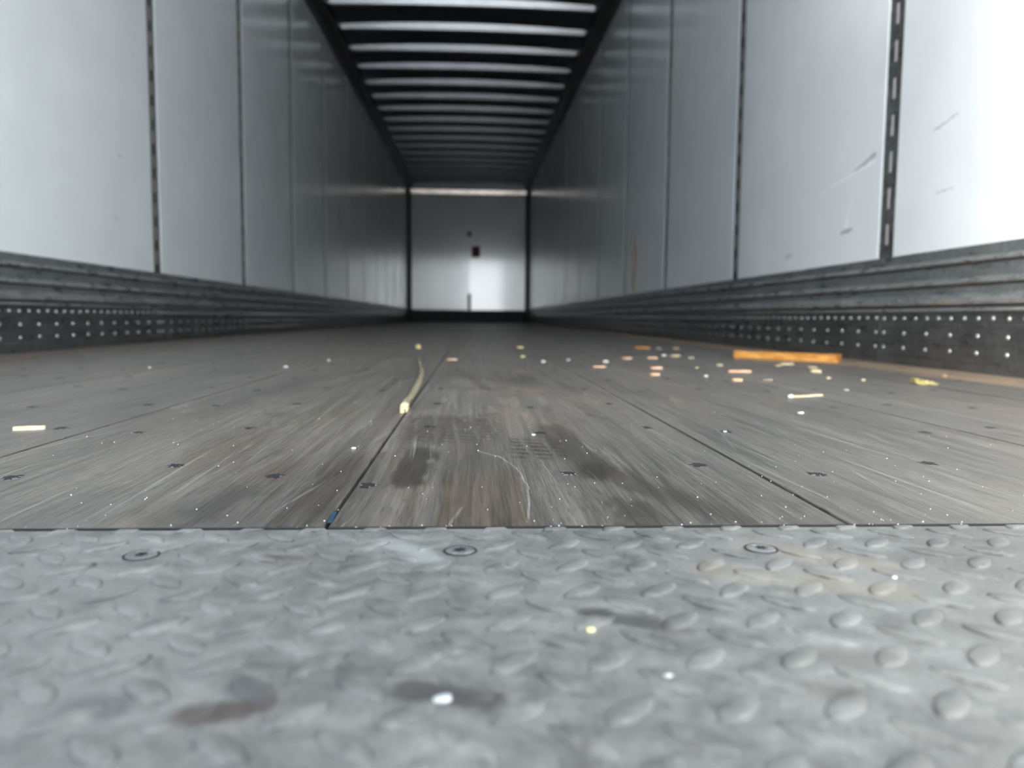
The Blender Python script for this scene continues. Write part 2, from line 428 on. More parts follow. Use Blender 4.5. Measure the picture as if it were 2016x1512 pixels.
def box(bm, x0, x1, y0, y1, z0, z1, bevel=0.0, mi=0):
    vs = [bm.verts.new((x, y, z)) for z in (z0, z1) for y in (y0, y1) for x in (x0, x1)]
    fs = [bm.faces.new([vs[i] for i in q]) for q in ((0, 2, 3, 1), (4, 5, 7, 6), (0, 1, 5, 4), (2, 6, 7, 3), (0, 4, 6, 2), (1, 3, 7, 5))]
    for f in fs: f.material_index = mi
    if bevel:
        es = list({e for f in fs for e in f.edges})
        bmesh.ops.bevel(bm, geom=es, offset=bevel, segments=1, affect='EDGES')
def boxobj(name, dims, mat, parent=None, bevel=0.0):
    bm = bmesh.new(); box(bm, *dims, bevel=bevel)
    return mesh_obj(name, bm, mat, parent)
def sweep_y(bm, prof, y0, y1, zoff=None, closed=True):
    """sweep an (x, z) outline along y; zoff(y) lifts it"""
    zf = zoff or (lambda y: 0.0)
    ra = [bm.verts.new((x, y0, z + zf(y0))) for x, z in prof]
    rb = [bm.verts.new((x, y1, z + zf(y1))) for x, z in prof]
    n = len(prof)
    for i in range(n if closed else n - 1):
        j = (i + 1) % n
        bm.faces.new((ra[i], ra[j], rb[j], rb[i]))
    if closed:
        bm.faces.new(ra); bm.faces.new(list(reversed(rb)))
def lathe(bm, prof, seg=12, axis='z', org=(0, 0, 0), mi=0):
    """prof: list of (r, h)"""
    def P(r, a, h):
        c, s_ = r * math.cos(a), r * math.sin(a)
        v = {'z': (c, s_, h), 'x': (h, c, s_), '-x': (-h, c, s_)}[axis]
        return (v[0] + org[0], v[1] + org[1], v[2] + org[2])
    rings = []
    for r, h in prof:
        if r < 1e-7: rings.append([bm.verts.new(P(0, 0, h))])
        else: rings.append([bm.verts.new(P(r, 2 * math.pi * k / seg, h)) for k in range(seg)])
    for A, B in zip(rings, rings[1:]):
        for k in range(seg):
            j = (k + 1) % seg
            if len(A) == 1 and len(B) == 1: continue
            if len(B) == 1: f = bm.faces.new((A[k], A[j], B[0]))
            elif len(A) == 1: f = bm.faces.new((A[0], B[j], B[k]))
            else: f = bm.faces.new((A[k], A[j], B[j], B[k]))
            f.material_index = mi

# ------------------------------------------------------------------ yard outside (behind the camera)
tag(boxobj('ground', (-40, 40, -60, 30, -1.45, -1.25), M['yard']), kind='structure')

# ------------------------------------------------------------------ floor
floor = tag(boxobj('floor', (XL - 0.03, XR + 0.03, YR, YF + 0.03, -0.12, -0.034), M['subfloor']), kind='structure')
SEAMS = [XL, -1.018, -0.7067, -0.3957, -0.084, 0.2243, 0.5389, 0.847, XR]
planks = []
for i in range(8):
    x0, x1 = SEAMS[i], SEAMS[i + 1]
    bm = bmesh.new()
    g = 0.0015
    box(bm, x0 + g, x1 - g, PLATE_Y + 0.0055, YF, -0.034, 0.0, bevel=0.0005)
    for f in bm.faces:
        if f.calc_center_median().y < PLATE_Y + 0.0062: f.material_index = 1        # board ends coloured dark to paint in the shade of the gap
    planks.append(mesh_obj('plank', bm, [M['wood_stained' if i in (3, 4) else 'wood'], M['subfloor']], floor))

# screws of the wooden boards: chewed, blackened heads
def wood_screw_mesh(seed):
    r = random.Random(seed)
    bm = bmesh.new()
    n = 22
    cen = bm.verts.new((0, 0, 0.00025))
    r1, r2_ = [], []
    for k in range(n):
        a = 2 * math.pi * k / n
        rr = 0.0046 * (1 + 0.22 * r.uniform(-1, 1))
        r1.append(bm.verts.new((rr * math.cos(a), rr * math.sin(a) * 1.15, 0.00045)))
        rr = 0.0068 * (1 + 0.35 * r.uniform(-1, 1))
        r2_.append(bm.verts.new((rr * math.cos(a), rr * math.sin(a) * 1.25, 0.00003)))
    for k in range(n):
        j = (k + 1) % n
        f = bm.faces.new((cen, r1[k], r1[j])); f.material_index = 0
        f = bm.faces.new((r1[k], r2_[k], r2_[j], r1[j])); f.material_index = 1 if r.random() < 0.4 else 0
    me = bpy.data.meshes.new('screw')
    bm.to_mesh(me); bm.free()
    me.materials.append(M['dark']); me.materials.append(M['rim'])
    return me
ws_meshes = [wood_screw_mesh(s) for s in range(5)]
near_screws = [(-0.34, 0.578), (-0.238, 0.622), (-0.149, 0.582), (-0.074, 0.549), (0.075, 0.589), (0.188, 0.624), (0.271, 0.584), (0.389, 0.63),
               (-0.433, 0.83), (-0.341, 0.798), (-0.239, 0.831), (-0.047, 0.845), (0.072, 0.801), (0.192, 0.839), (0.274, 0.809), (0.491, 0.804), (0.591, 0.843),
               (-0.568, 1.02), (-0.434, 1.047), (-0.341, 1.037), (-0.24, 1.064), (-0.049, 1.069), (0.079, 1.029), (0.194, 1.075), (0.498, 1.033), (0.595, 1.072), (0.7, 1.037)]
for j in range(3, 15):
    for k, x in enumerate((-1.18, -1.08, -0.96, -0.86, -0.765, -0.655, -0.56, -0.437, -0.34, -0.24, -0.145, -0.048, 0.076, 0.19, 0.272, 0.39, 0.496, 0.594, 0.70, 0.80, 0.90, 1.0, 1.10)):
        if rnd.random() < 0.85:
            near_screws.append((x + rnd.uniform(-0.008, 0.008), 0.582 + 0.225 * j + (0.042 if k % 2 else 0) + rnd.uniform(-0.008, 0.008)))
for k, (x, y) in enumerate(near_screws):
    for i in range(8):
        if SEAMS[i] < x < SEAMS[i + 1]: p = planks[i]
    inst('screw', ws_meshes[k % 5], (x, y, 0), p, (0, 0, rnd.choice((0, math.pi))))

# ------------------------------------------------------------------ rear tread plate
bm = bmesh.new()
box(bm, XL, XR, YR, PLATE_Y - 0.002, -0.034, 0.0007, bevel=0.0004)
plate = tag(mesh_obj('tread_plate', bm, M['plate']), 'worn grey steel tread plate with raised lugs across the rear doorway', 'tread plate')
def lug_bm(bm, cx=0.0, cy=0.0, ang=0.0, zb=0.0):
    L, W, H = 0.0128, 0.0054, 0.0010
    n = 16
    ca, sa = math.cos(ang), math.sin(ang)
    rings = []
    for sc, hh in ((1.0, 0.0), (0.86, 0.70), (0.68, 1.0)):
        ring = []
        for k in range(n):
            t = 2 * math.pi * k / n
            px = L * math.cos(t)
            py = W * math.sin(t) * (abs(math.sin(t)) ** 0.35)
            px, py = px * (sc if sc == 1 else sc ** 0.6), py * sc
            ring.append(bm.verts.new((cx + px * ca - py * sa, cy + px * sa + py * ca, zb + H * hh)))
        rings.append(ring)
    for A, B in zip(rings, rings[1:]):
        for k in range(n):
            j = (k + 1) % n
            f = bm.faces.new((A[k], A[j], B[j], B[k])); f.smooth = True; f.material_index = 1 if A is rings[0] else 0
    f = bm.faces.new(rings[-1]); f.smooth = True
bm = bmesh.new(); lug_bm(bm)
lug_me = bpy.data.meshes.new('lug'); bm.to_mesh(lug_me); bm.free(); lug_me.materials.append(M['plate']); lug_me.materials.append(M['lug'])
PZ = 0.0006
PIT = 0.0341
rest = bmesh.new()
def in_view(x, y):
    d = Vector((x, y, -CAM_Z))
    w = d.dot(fw)
    if w < 0.05: return False
    u, v = 1008 + FPX * d.dot(r2) / w, 756 - FPX * d.dot(u2) / w
    return -70 < u < 2086 and 1000 < v < 1590
PS = [(-0.165, 0.385), (-0.006, 0.389), (0.152, 0.389), (-0.325, 0.387), (0.312, 0.389)]
for j in range(-12, 23):
    for i in range(-42, 40):
        for kind in (0, 1):
            x = -0.0360 + PIT * i + (0.5 * PIT if kind else 0)
            y = 0.4155 - 0.0345 * j - (0.0172 if kind else 0)
            if abs(y - PLATE_Y) < 0.012:           # this row is cut through by the edge of the plate
                b = bmesh.new()
                lug_bm(b, 0, 0, math.radians(45 if kind else -45), 0)
                bmesh.ops.bisect_plane(b, geom=b.verts[:] + b.edges[:] + b.faces[:], plane_co=(0, PLATE_Y - 0.0022 - y, 0), plane_no=(0, 1, 0), clear_outer=True)
                bmesh.ops.holes_fill(b, edges=[e for e in b.edges if e.is_boundary and e.verts[0].co.y > PLATE_Y - 0.0023 - y and e.verts[1].co.y > PLATE_Y - 0.0023 - y])
                if b.faces and in_view(x, y):
                    o = mesh_obj('lug', b, [M['plate'], M['lug']], plate); o.location = (x, y, PZ)
                continue
            if y > PLATE_Y - 0.012 or y < YR + 0.014 or x < XL + 0.014 or x > XR - 0.014: continue
            if any(math.hypot(x - a, y - b) < 0.0105 for a, b in PS): continue
            ang = math.radians(45 if kind else -45) + rnd.uniform(-0.05, 0.05)
            if in_view(x, y):
                inst('lug', lug_me, (x, y, PZ), plate, (0, 0, ang))
            else:
                lug_bm(rest, x, y, ang, PZ)
tag(mesh_obj('lug', rest, [M['plate'], M['lug']], plate), kind='stuff')
# countersunk star screws of the plate
def plate_screw_mesh():
    bm = bmesh.new()
    lathe(bm, [(0.0088, 0.0), (0.0086, 0.0006), (0.0080, 0.0007), (0.0077, 0.0003)], 24, mi=1)
    lathe(bm, [(0.0077, 0.0003), (0.0072, 0.0008), (0.0048, 0.0010), (0.0040, 0.0008)], 24, mi=0)
    ring = []
    for k in range(24):
        a = 2 * math.pi * k / 24
        rr = 0.0036 * (1.0 if k % 4 in (0,) else (0.55 if k % 4 == 2 else 0.78))
        ring.append(bm.verts.new((rr * math.cos(a), rr * math.sin(a), 0.00105)))
    f = bm.faces.new(ring); f.material_index = 1
    lathe(bm, [(0.0040, 0.0008), (0.0, 0.00085)], 24, mi=0)
    me = bpy.data.meshes.new('screw')
    bm.to_mesh(me); bm.free()
    me.materials.append(M['rim']); me.materials.append(M['dark'])
    return me
psm = plate_screw_mesh()
for k, (x, y) in enumerate(PS):
    inst('screw', psm, (x, y, PZ), plate, (0, 0, 0.4 * k))

# ------------------------------------------------------------------ side walls
def make_wall(name, X, inward, mat):
    """inward = +1 for the left wall (room lies towards +x), -1 for the right one"""
    bm = bmesh.new()
    xa, xb = X - inward * 0.060, X - inward * 0.016
    zt = lambda y: rail_z(y) + 0.15
    prof = [(min(xa, xb), -0.12), (max(xa, xb), -0.12), (max(xa, xb), 2.69), (min(xa, xb), 2.69)]
    va = [bm.verts.new((x, YR, z if z < 0 else zt(YR))) for x, z in prof]
    vb = [bm.verts.new((x, YF + 0.05, z if z < 0 else zt(YF))) for x, z in prof]
    for i in range(4):
        j = (i + 1) % 4
        bm.faces.new((va[i], va[j], vb[j], vb[i]))
    bm.faces.new(va); bm.faces.new(vb)
    wall = tag(mesh_obj(name, bm, M['outer']), kind='structure')
    edges = [YR] + [v for p in POSTS for v in (p - POST_W / 2, p + POST_W / 2)] + [YF]
    for k in range(0, len(edges), 2):
        y0, y1 = edges[k], edges[k + 1]
        b = bmesh.new()
        xo, xi = sorted((X, X - inward * 0.0155))
        vs_ = []
        for (x, y, z) in ((xo, y0, .05), (xi, y0, .05), (xi, y1, .05), (xo, y1, .05), (xo, y0, rail_z(y0) + .1), (xi, y0, rail_z(y0) + .1), (xi, y1, rail_z(y1) + .1), (xo, y1, rail_z(y1) + .1)):
            vs_.append(b.verts.new((x, y, z)))
        for q in ((0, 1, 2, 3), (4, 5, 6, 7), (0, 1, 5, 4), (1, 2, 6, 5), (2, 3, 7, 6), (3, 0, 4, 7)):
            b.faces.new([vs_[i] for i in q])
        bmesh.ops.bevel(b, geom=b.edges[:], offset=0.0015, segments=2, affect='EDGES')
        mesh_obj('panel', b, mat, wall)
    # slotted logistics posts
    pm = post_mesh(inward)
    for p in POSTS:
        o = inst('logistics_post', pm[0], (X - inward * 0.0052, p, 0), wall)
        inst('slot_backing', pm[1], (0, 0, 0), o)
        tag(inst('rivet', pm[2], (0, 0, 0), o), kind='stuff')
    return wall
def post_mesh(inward):
    hw = POST_W / 2 - 0.0006
    ztop = 2.62
    bm = bmesh.new()
    sw, sh, pitch_ = 0.0150, 0.058, 0.1016
    y_c = 0.004
    z = 0.30
    d = inward
    def quad(y0, y1, z0, z1, x=0.0):
        bm.faces.new([bm.verts.new((x, a, b)) for a, b in ((y0, z0), (y1, z0), (y1, z1), (y0, z1))])
    quad(-hw, y_c - sw / 2, 0.05, ztop)
    quad(y_c + sw / 2, hw, 0.05, ztop)
    slots = []
    zz = 0.335
    prev = 0.05
    while zz + sh < ztop - 0.02:
        slots.append((zz, zz + sh))
        quad(y_c - sw / 2, y_c + sw / 2, prev, zz)
        prev = zz + sh
        zz += pitch_
    quad(y_c - sw / 2, y_c + sw / 2, prev, ztop)
    dep = -0.0014 * d
    for a, b in slots:
        for (y0, z0, y1, z1) in ((y_c - sw / 2, a, y_c - sw / 2, b), (y_c + sw / 2, a, y_c + sw / 2, b), (y_c - sw / 2, a, y_c + sw / 2, a), (y_c - sw / 2, b, y_c + sw / 2, b)):
            bm.faces.new([bm.verts.new(v) for v in ((0, y0, z0), (0, y1, z1), (dep, y1, z1), (dep, y0, z0))])
    # stiffening flanges beside the panels
    for y0, y1 in ((-hw, -hw + 0.006), (hw - 0.006, hw)):
        box(bm, min(0.0002 * d, 0.0022 * d), max(0.0002 * d, 0.0022 * d), y0, y1, 0.05, ztop)
    bmesh.ops.remove_doubles(bm, verts=bm.verts[:], dist=1e-5)
    me = bpy.data.meshes.new('logistics_post'); bm.to_mesh(me); bm.free(); me.materials.append(M['post'])
    bm = bmesh.new()
    for a, b in slots:
        box(bm, min(dep, dep - 0.001 * d), max(dep, dep - 0.001 * d), y_c - 0.0015, y_c + sw / 2, a, b)
    mb = bpy.data.meshes.new('slot_backing'); bm.to_mesh(mb); bm.free(); mb.materials.append(M['slot'])
    bm = bmesh.new()
    for a, b in slots:
        for yy, z_ in ((-0.021, a + 0.012), (-0.021, b + 0.004), (0.022, a + 0.002), (0.022, b - 0.012)):
            lathe(bm, [(0.0036, 0.0), (0.0028, 0.0016), (0.0, 0.0021)], 8, 'x' if d > 0 else '-x', (0.0001 * d, yy, z_))
    mr = bpy.data.meshes.new('rivet'); bm.to_mesh(mr); bm.free(); mr.materials.append(M['post']); 
    return me, mb, mr
make_wall('wall_left', XL, 1, M['lining_left'])
make_wall('wall_right', XR, -1, M['lining_right'])

# ------------------------------------------------------------------ corrugated scuff liners along both walls
PROF = [(o * (1.5 if z > 0.1415 else 1.0), z) for o, z in [(0.000, 0.298), (0.004, 0.2975), (0.005, 0.294), (0.005, 0.272), (0.009, 0.267), (0.0105, 0.263), (0.009, 0.259), (0.003, 0.257), (0.003, 0.253),
        (0.0055, 0.250), (0.0055, 0.224), (0.010, 0.218), (0.0125, 0.213), (0.0105, 0.209), (0.003, 0.207), (0.003, 0.203),
        (0.006, 0.199), (0.006, 0.186), (0.013, 0.178), (0.0150, 0.169), (0.0125, 0.161), (0.004, 0.157), (0.004, 0.154),
        (0.009, 0.151), (0.010, 0.146), (0.007, 0.1425), (0.0035, 0.1415), (0.0035, 0.113), (0.005, 0.1115), (0.005, 0.1085), (0.0035, 0.107),
        (0.0035, 0.068), (0.005, 0.0665), (0.005, 0.0630), (0.0035, 0.0615), (0.0035, 0.031), (0.0055, 0.029), (0.006, 0.025), (0.0045, 0.023), (0.0045, 0.0006), (0.0, 0.0006)]]
bm = bmesh.new()
lathe(bm, [(0.0056, 0.0), (0.0050, 0.0018), (0.0030, 0.0030), (0.0, 0.0034)], 10, 'x')
for f in bm.faces: f.smooth = True
rivet_L = bpy.data.meshes.new('rivet'); bm.to_mesh(rivet_L); bm.free(); rivet_L.materials.append(M['rivet'])
bm = bmesh.new()
lathe(bm, [(0.0056, 0.0), (0.0050, 0.0018), (0.0030, 0.0030), (0.0, 0.0034)], 10, '-x')
for f in bm.faces: f.smooth = True
rivet_R = bpy.data.meshes.new('rivet'); bm.to_mesh(rivet_R); bm.free(); rivet_R.materials.append(M['rivet'])
def make_scuff(name, X, inward):
    root = tag(empty(name, (X, YR, 0)), kind='structure')
    cuts = [YR] + POSTS + [YF]
    far = bmesh.new()
    for a, b in zip(cuts, cuts[1:]):
        bm = bmesh.new()
        ov = rnd.uniform(-0.0004, 0.0004)
        sweep_y(bm, [(X + inward * (o + ov), z) for o, z in PROF], a + 0.0006, b - 0.0006)
        for f in bm.faces:
            if len(f.verts) != 4: continue
            zc = f.calc_center_median().z
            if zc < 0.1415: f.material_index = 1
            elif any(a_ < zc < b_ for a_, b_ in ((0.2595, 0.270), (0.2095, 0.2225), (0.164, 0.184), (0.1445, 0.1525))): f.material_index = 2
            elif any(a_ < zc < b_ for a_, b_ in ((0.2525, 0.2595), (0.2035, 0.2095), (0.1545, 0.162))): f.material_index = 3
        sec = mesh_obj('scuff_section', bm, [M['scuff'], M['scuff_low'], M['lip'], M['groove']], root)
        sec.matrix_parent_inverse = Matrix.Translation((-X, -YR, 0))
        ys = [a + 0.021 + (b - a - 0.042) * k / 12 for k in range(13)] if b - a > 1.0 else [a + 0.021 + 0.1025 * k for k in range(int((b - a - 0.03) / 0.1025) + 1)]
        pts = [(y, 0.127 if r == 0 else (0.086 if r == 1 else 0.0465)) for y in ys for r in range(3)]
        pts += [((y0 + y1) / 2, 0.127) for y0, y1 in zip(ys, ys[1:])]
        for y, z in pts:
            y += rnd.uniform(-0.0012, 0.0012); z += rnd.uniform(-0.0008, 0.0008)
            x = X + inward * (0.0034 + ov)
            if 1.3 < y < 4.75:
                inst('rivet', rivet_L if inward > 0 else rivet_R, (x, y, z), sec)
            else:
                lathe(far, [(0.0056, 0.0), (0.0048, 0.002), (0.0, 0.0034)], 7, 'x' if inward > 0 else '-x', (x, y, z))
    fo = tag(mesh_obj('rivet', far, M['rivet'], root), kind='stuff')
    fo.matrix_parent_inverse = Matrix.Translation((-X, -YR, 0))
    # small fixings in the top flange
    bm = bmesh.new()
    for y in [2.395 + 0.423 * k for k in range(30)]:
        lathe(bm, [(0.0032, 0.0), (0.0026, 0.0016), (0.0, 0.002)], 7, 'x' if inward > 0 else '-x', (X + inward * 0.0049, y, 0.288))
    fo = tag(mesh_obj('flange_rivet', bm, M['rivet'], root), kind='stuff')
    fo.matrix_parent_inverse = Matrix.Translation((-X, -YR, 0))
    return root
make_scuff('baseboard_left', XL, 1)
make_scuff('baseboard_right', XR, -1)

# ------------------------------------------------------------------ roof: sheet, bows, rails
HW = (XR - XL) / 2
XC = (XR + XL) / 2
def crown(x): return 0.032 * max(0.0, 1 - ((x - XC) / (HW - 0.12)) ** 2)
bm = bmesh.new()
NX = 24
rows = []
for y in (YR, YF + 0.05):
    row_lo = [bm.verts.new((XL - 0.05 + (2 * HW + 0.1) * k / NX, y, rail_z(y) + 0.105 + crown(XL - 0.05 + (2 * HW + 0.1) * k / NX))) for k in range(NX + 1)]
    row_hi = [bm.verts.new((v.co.x, y, v.co.z + 0.02)) for v in row_lo]
    rows.append((row_lo, row_hi))
for k in range(NX):
    bm.faces.new((rows[0][0][k], rows[0][0][k + 1], rows[1][0][k + 1], rows[1][0][k]))
    bm.faces.new((rows[0][1][k], rows[0][1][k + 1], rows[1][1][k + 1], rows[1][1][k]))
    for r_ in rows: bm.faces.new((r_[0][k], r_[0][k + 1], r_[1][k + 1], r_[1][k]))
for e in (0, NX):
    bm.faces.new((rows[0][0][e], rows[0][1][e], rows[1][1][e], rows[1][0][e]))
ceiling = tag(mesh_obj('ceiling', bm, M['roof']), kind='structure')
def bow(y):
    """hat section roof bow: flat lower edge, top follows the crowned sheet"""
    bm = bmesh.new()
    n = 20
    x0, x1 = XL + 0.155, XR - 0.155
    z0 = rail_z(y) + 0.066
    sect = []
    for k in range(n + 1):
        x = x0 + (x1 - x0) * k / n
        zb = z0 + 0.45 * crown(x)
        zt = rail_z(y) + 0.1045 + crown(x)
        sect.append([bm.verts.new(v) for v in ((x, y - 0.34 * (zt - zb), zt), (x, y, zb + 0.003), (x, y + 0.003, zb), (x, y + 0.040, zb), (x, y + 0.040, zb + 0.003), (x, y + 0.006, zb + 0.006), (x, y + 0.006, zt))])
    for A, B in zip(sect, sect[1:]):
        for q in range(6):
            bm.faces.new((A[q], A[q + 1], B[q + 1], B[q]))
    # end brackets reaching the rail
    for xa, xb in ((XL + 0.05, x0 + 0.01), (x1 - 0.01, XR - 0.05)):
        box(bm, xa, xb, y + 0.0005, y + 0.035, z0 + 0.014, z0 + 0.034)
    return mesh_obj('roof_bow', bm, M['bow'], ceiling)
y = 6.73 - 0.585 * 11
while y < YF - 0.15:
    bow(y)
    y += 0.585
def rail(name, X, d):
    bm = bmesh.new()
    prof = [(X - d * 0.012, 0.0), (X + d * 0.055, 0.0), (X + d * 0.060, 0.004), (X + d * 0.060, 0.034), (X + d * 0.105, 0.044), (X + d * 0.118, 0.050), (X + d * 0.118, 0.112), (X - d * 0.012, 0.112)]
    sweep_y(bm, prof, YR, YF, rail_z)
    return tag(mesh_obj(name, bm, M['rail']), kind='structure')
rail('trim_1', XL, 1)
rail('trim_2', XR, -1)
# rear door header
tag(boxobj('trim_3', (XL - 0.05, XR + 0.05, YR - 0.08, YR, rail_z(YR) - 0.03, rail_z(YR) + 0.17), M['rail']), kind='structure')

# ------------------------------------------------------------------ front wall
front = tag(boxobj('wall_front', (XL - 0.05, XR + 0.05, YF + 0.022, YF + 0.07, -0.12, rail_z(YF) + 0.17), M['outer']), kind='structure')
XS = -0.075                                      # joint between the two front panels
def front_panel(x0, x1, y0, y1):
    bm = bmesh.new()
    z0, z1 = 0.10, rail_z(YF) + 0.10
    vs_ = [bm.verts.new(v) for v in ((x0, y0, z0), (x1, y1, z0), (x1, y1, z1), (x0, y0, z1), (x0, YF + 0.021, z0), (x1, YF + 0.021, z0), (x1, YF + 0.021, z1), (x0, YF + 0.021, z1))]
    for q in ((0, 1, 2, 3), (4, 5, 6, 7), (0, 1, 5, 4), (1, 2, 6, 5), (2, 3, 7, 6), (3, 0, 4, 7)):
        bm.faces.new([vs_[i] for i in q])
    return mesh_obj('panel', bm, M['lining_front'], front)
front_panel(XL, XS - 0.001, YF + 0.018, YF - 0.026)   # the left panel stands slightly skewed
front_panel(XS + 0.001, XR, YF + 0.004, YF + 0.004)
for x0, x1 in ((XL, XL + 0.07), (XR - 0.07, XR)):
    bm = bmesh.new()
    sweepy = [(x0, YF + 0.01), (x1, YF + 0.01), (x1, YF - 0.035), (x1 - 0.02 if x0 == XL else x1, YF - 0.06), (x0 if x0 == XL else x0 + 0.02, YF - 0.06), (x0, YF - 0.035)]
    lo = [bm.verts.new((a, b, 0.001)) for a, b in sweepy]
    hi = [bm.verts.new((a, b, rail_z(YF) - 0.001)) for a, b in sweepy]
    for i in range(6):
        bm.faces.new((lo[i], lo[(i + 1) % 6], hi[(i + 1) % 6], hi[i]))
    bm.faces.new(lo); bm.faces.new(hi)
    mesh_obj('corner_post', bm, M['kick'], front)
bm = bmesh.new()
bp = [(YF - 0.040, 2.668), (YF - 0.050, 2.745), (YF - 0.031, 2.750), (YF - 0.031, 2.664)]   # face leans down towards the doorway
ra = [bm.verts.new((XL + 0.071, a, b)) for a, b in bp]; rb = [bm.verts.new((XR - 0.071, a, b)) for a, b in bp]
for i in range(4): bm.faces.new((ra[i], ra[(i + 1) % 4], rb[(i + 1) % 4], rb[i]))
bm.faces.new(ra); bm.faces.new(rb)
tag(mesh_obj('top_beam', bm, M['beam'], front), 'pale beam across the top of the front wall')
boxobj('dark_strip', (XS - 0.030, XS + 0.035, YF - 0.036, YF - 0.032, 0.26, 0.60), M['kick'], front, 0.001)
boxobj('wall_fitting', (XS - 0.045, XS + 0.040, YF - 0.045, YF - 0.032, 1.79, 1.90), M['rail'], front, 0.008)
kick = tag(boxobj('baseboard_front', (XL + 0.071, XR - 0.071, YF - 0.070, YF - 0.037, 0.001, 0.258), M['kick'], None, 0.004), kind='structure')
# red notice
bm = bmesh.new(); box(bm, -0.030, 0.145, YF - 0.0035, YF + 0.0038, 1.365, 1.600, bevel=0.002)
st = tag(mesh_obj('notice', bm, M['redframe']), 'small dark red rectangular notice on the middle of the front wall', 'notice')
boxobj('print', (-0.018, 0.133, YF - 0.0048, YF - 0.0037, 1.380, 1.585), M['red'], st)

# ------------------------------------------------------------------ left rear door, swung open to the rear
d1 = tag(boxobj('door_1', (XL - 0.045, XL - 0.001, YR - 0.09 - 1.24, YR - 0.09, 0.02, rail_z(YR) - 0.05), M['outer'], None, 0.004), kind='structure')
for zz in (0.35, 1.25, 2.1):
    boxobj('hinge', (XL - 0.004, XL + 0.012, YR - 0.20, YR - 0.06, zz, zz + 0.08), M['post'], d1, 0.003)
boxobj('lock_rod', (XL - 0.075, XL - 0.047, YR - 1.20, YR - 1.17, 0.05, rail_z(YR) - 0.08), M['post'], d1, 0.006)

# ------------------------------------------------------------------ loose things
def splinter(name, mat, L, W, T, loc, rz, label, cat, group=None, seed=0, taper=0.25, rag=0.25, tilt=0.0):
    """a torn flat piece of wood: irregular outline, bevelled thickness, uneven top"""
    r = random.Random(seed)
    bm = bmesh.new()
    n = 7
    secs = []
    for k in range(n):
        t = k / (n - 1)
        x = (t - 0.5) * L
        w = W * 0.5 * (1 - taper * abs(2 * t - 1) ** 3) * (1 + rag * r.uniform(-1, 1))
        h = T * (1 + rag * r.uniform(-0.6, 0.6)) * (1 - 0.3 * taper * abs(2 * t - 1) ** 2)
        off = W * 0.12 * r.uniform(-1, 1)
        e0 = L * 0.03 * r.uniform(-1, 1) if k in (0, n - 1) else 0
        secs.append([bm.verts.new(v) for v in ((x + e0, off - w, 0.0), (x - e0, off + w, 0.0), (x - e0, off + w * 0.92, h * 0.8), (x, off + w * 0.3, h), (x + e0, off - w * 0.9, h * 0.85))])
    for A, B in zip(secs, secs[1:]):
        for q in range(5):
            bm.faces.new((A[q], A[(q + 1) % 5], B[(q + 1) % 5], B[q]))
    bm.faces.new(secs[0]); bm.faces.new(secs[-1])
    o = mesh_obj(name, bm, mat)
    o.location = loc
    o.rotation_euler = (0, tilt, rz)
    return tag(o, label, cat, group)
def crumb(name, mat, S, H, loc, rz, label, cat, seed=0):
    """a small irregular lump"""
    r = random.Random(seed)
    bm = bmesh.new()
    bmesh.ops.create_icosphere(bm, subdivisions=2, radius=1.0)
    for v in bm.verts:
        k = 1 + 0.28 * r.uniform(-1, 1)
        v.co = Vector((v.co.x * S * 0.5 * k, v.co.y * S * 0.38 * k, max(0.0, (v.co.z * k + 0.75)) * H / 1.75))
    o = mesh_obj(name, mat=mat, bm=bm)
    o.location = loc; o.rotation_euler = (0, 0, rz)
    return tag(o, label, cat)

# the long orange stick by the right wall
p0, p1 = Vector((0.815, 2.353)), Vector((1.040, 2.135))
d = p1 - p0
r = random.Random(3)
bm = bmesh.new()
n = 14
secs = []
for k in range(n):
    t = k / (n - 1) - 0.5
    L = d.length
    a = 0.012 + 0.0010 * r.uniform(-1, 1)
    h = 0.0225 + 0.0016 * r.uniform(-1, 1)
    x = t * L
    e = 0.004 * r.uniform(-1, 1) if k in (0, n - 1) else 0
    secs.append([bm.verts.new(v) for v in ((x, -a, 0.0002), (x, a, 0.0002), (x + e, a, h * 0.93), (x + e, a * 0.85, h), (x - e, -a * 0.8, h), (x - e, -a, h * 0.92))])
for A, B in zip(secs, secs[1:]):
    for q in range(6): bm.faces.new((A[q], A[(q + 1) % 6], B[(q + 1) % 6], B[q]))
bm.faces.new(secs[0]); bm.faces.new(secs[-1])
o = mesh_obj('wood_stick', bm, M['orange_wood'])
o.location = (*((p0 + p1) / 2), 0.0002)
o.rotation_euler = (0, 0, math.atan2(d.y, d.x))
tag(o, 'thick orange square wooden stick lying beside the right scuff liner', 'wood stick')

# dry stalk along the board joint
pts = [(-0.087, 0.966), (-0.0885, 1.02), (-0.092, 1.075), (-0.090, 1.115), (-0.091, 1.209), (-0.0945, 1.342), (-0.0995, 1.472), (-0.105, 1.601), (-0.116, 1.754), (-0.132, 1.938), (-0.147, 2.166), (-0.168, 2.40)]
rad = [0.0035, 0.0052, 0.0050, 0.0042, 0.0052, 0.0056, 0.0052, 0.0046, 0.0036, 0.0030, 0.0024, 0.0015]
bm = bmesh.new()
rings = []
for k, ((px, py), rr) in enumerate(zip(pts, rad)):
    ring = []
    for q in range(10):
        a = 2 * math.pi * q / 10
        ring.append(bm.verts.new((px + rr * math.cos(a), py + 0.15 * rr * math.sin(a) * (1 if k % 2 else -1), rr * 0.75 + rr * 0.72 * math.sin(a))))
    rings.append(ring)
for A, B in zip(rings, rings[1:]):
    for q in range(10):
        f = bm.faces.new((A[q], A[(q + 1) % 10], B[(q + 1) % 10], B[q])); f.smooth = True
bm.faces.new(rings[0]); bm.faces.new(rings[-1])
stalk = mesh_obj('dry_stalk', bm, M['straw'])
tag(stalk, 'long crooked dry straw stalk lying along a floor joint', 'stalk')
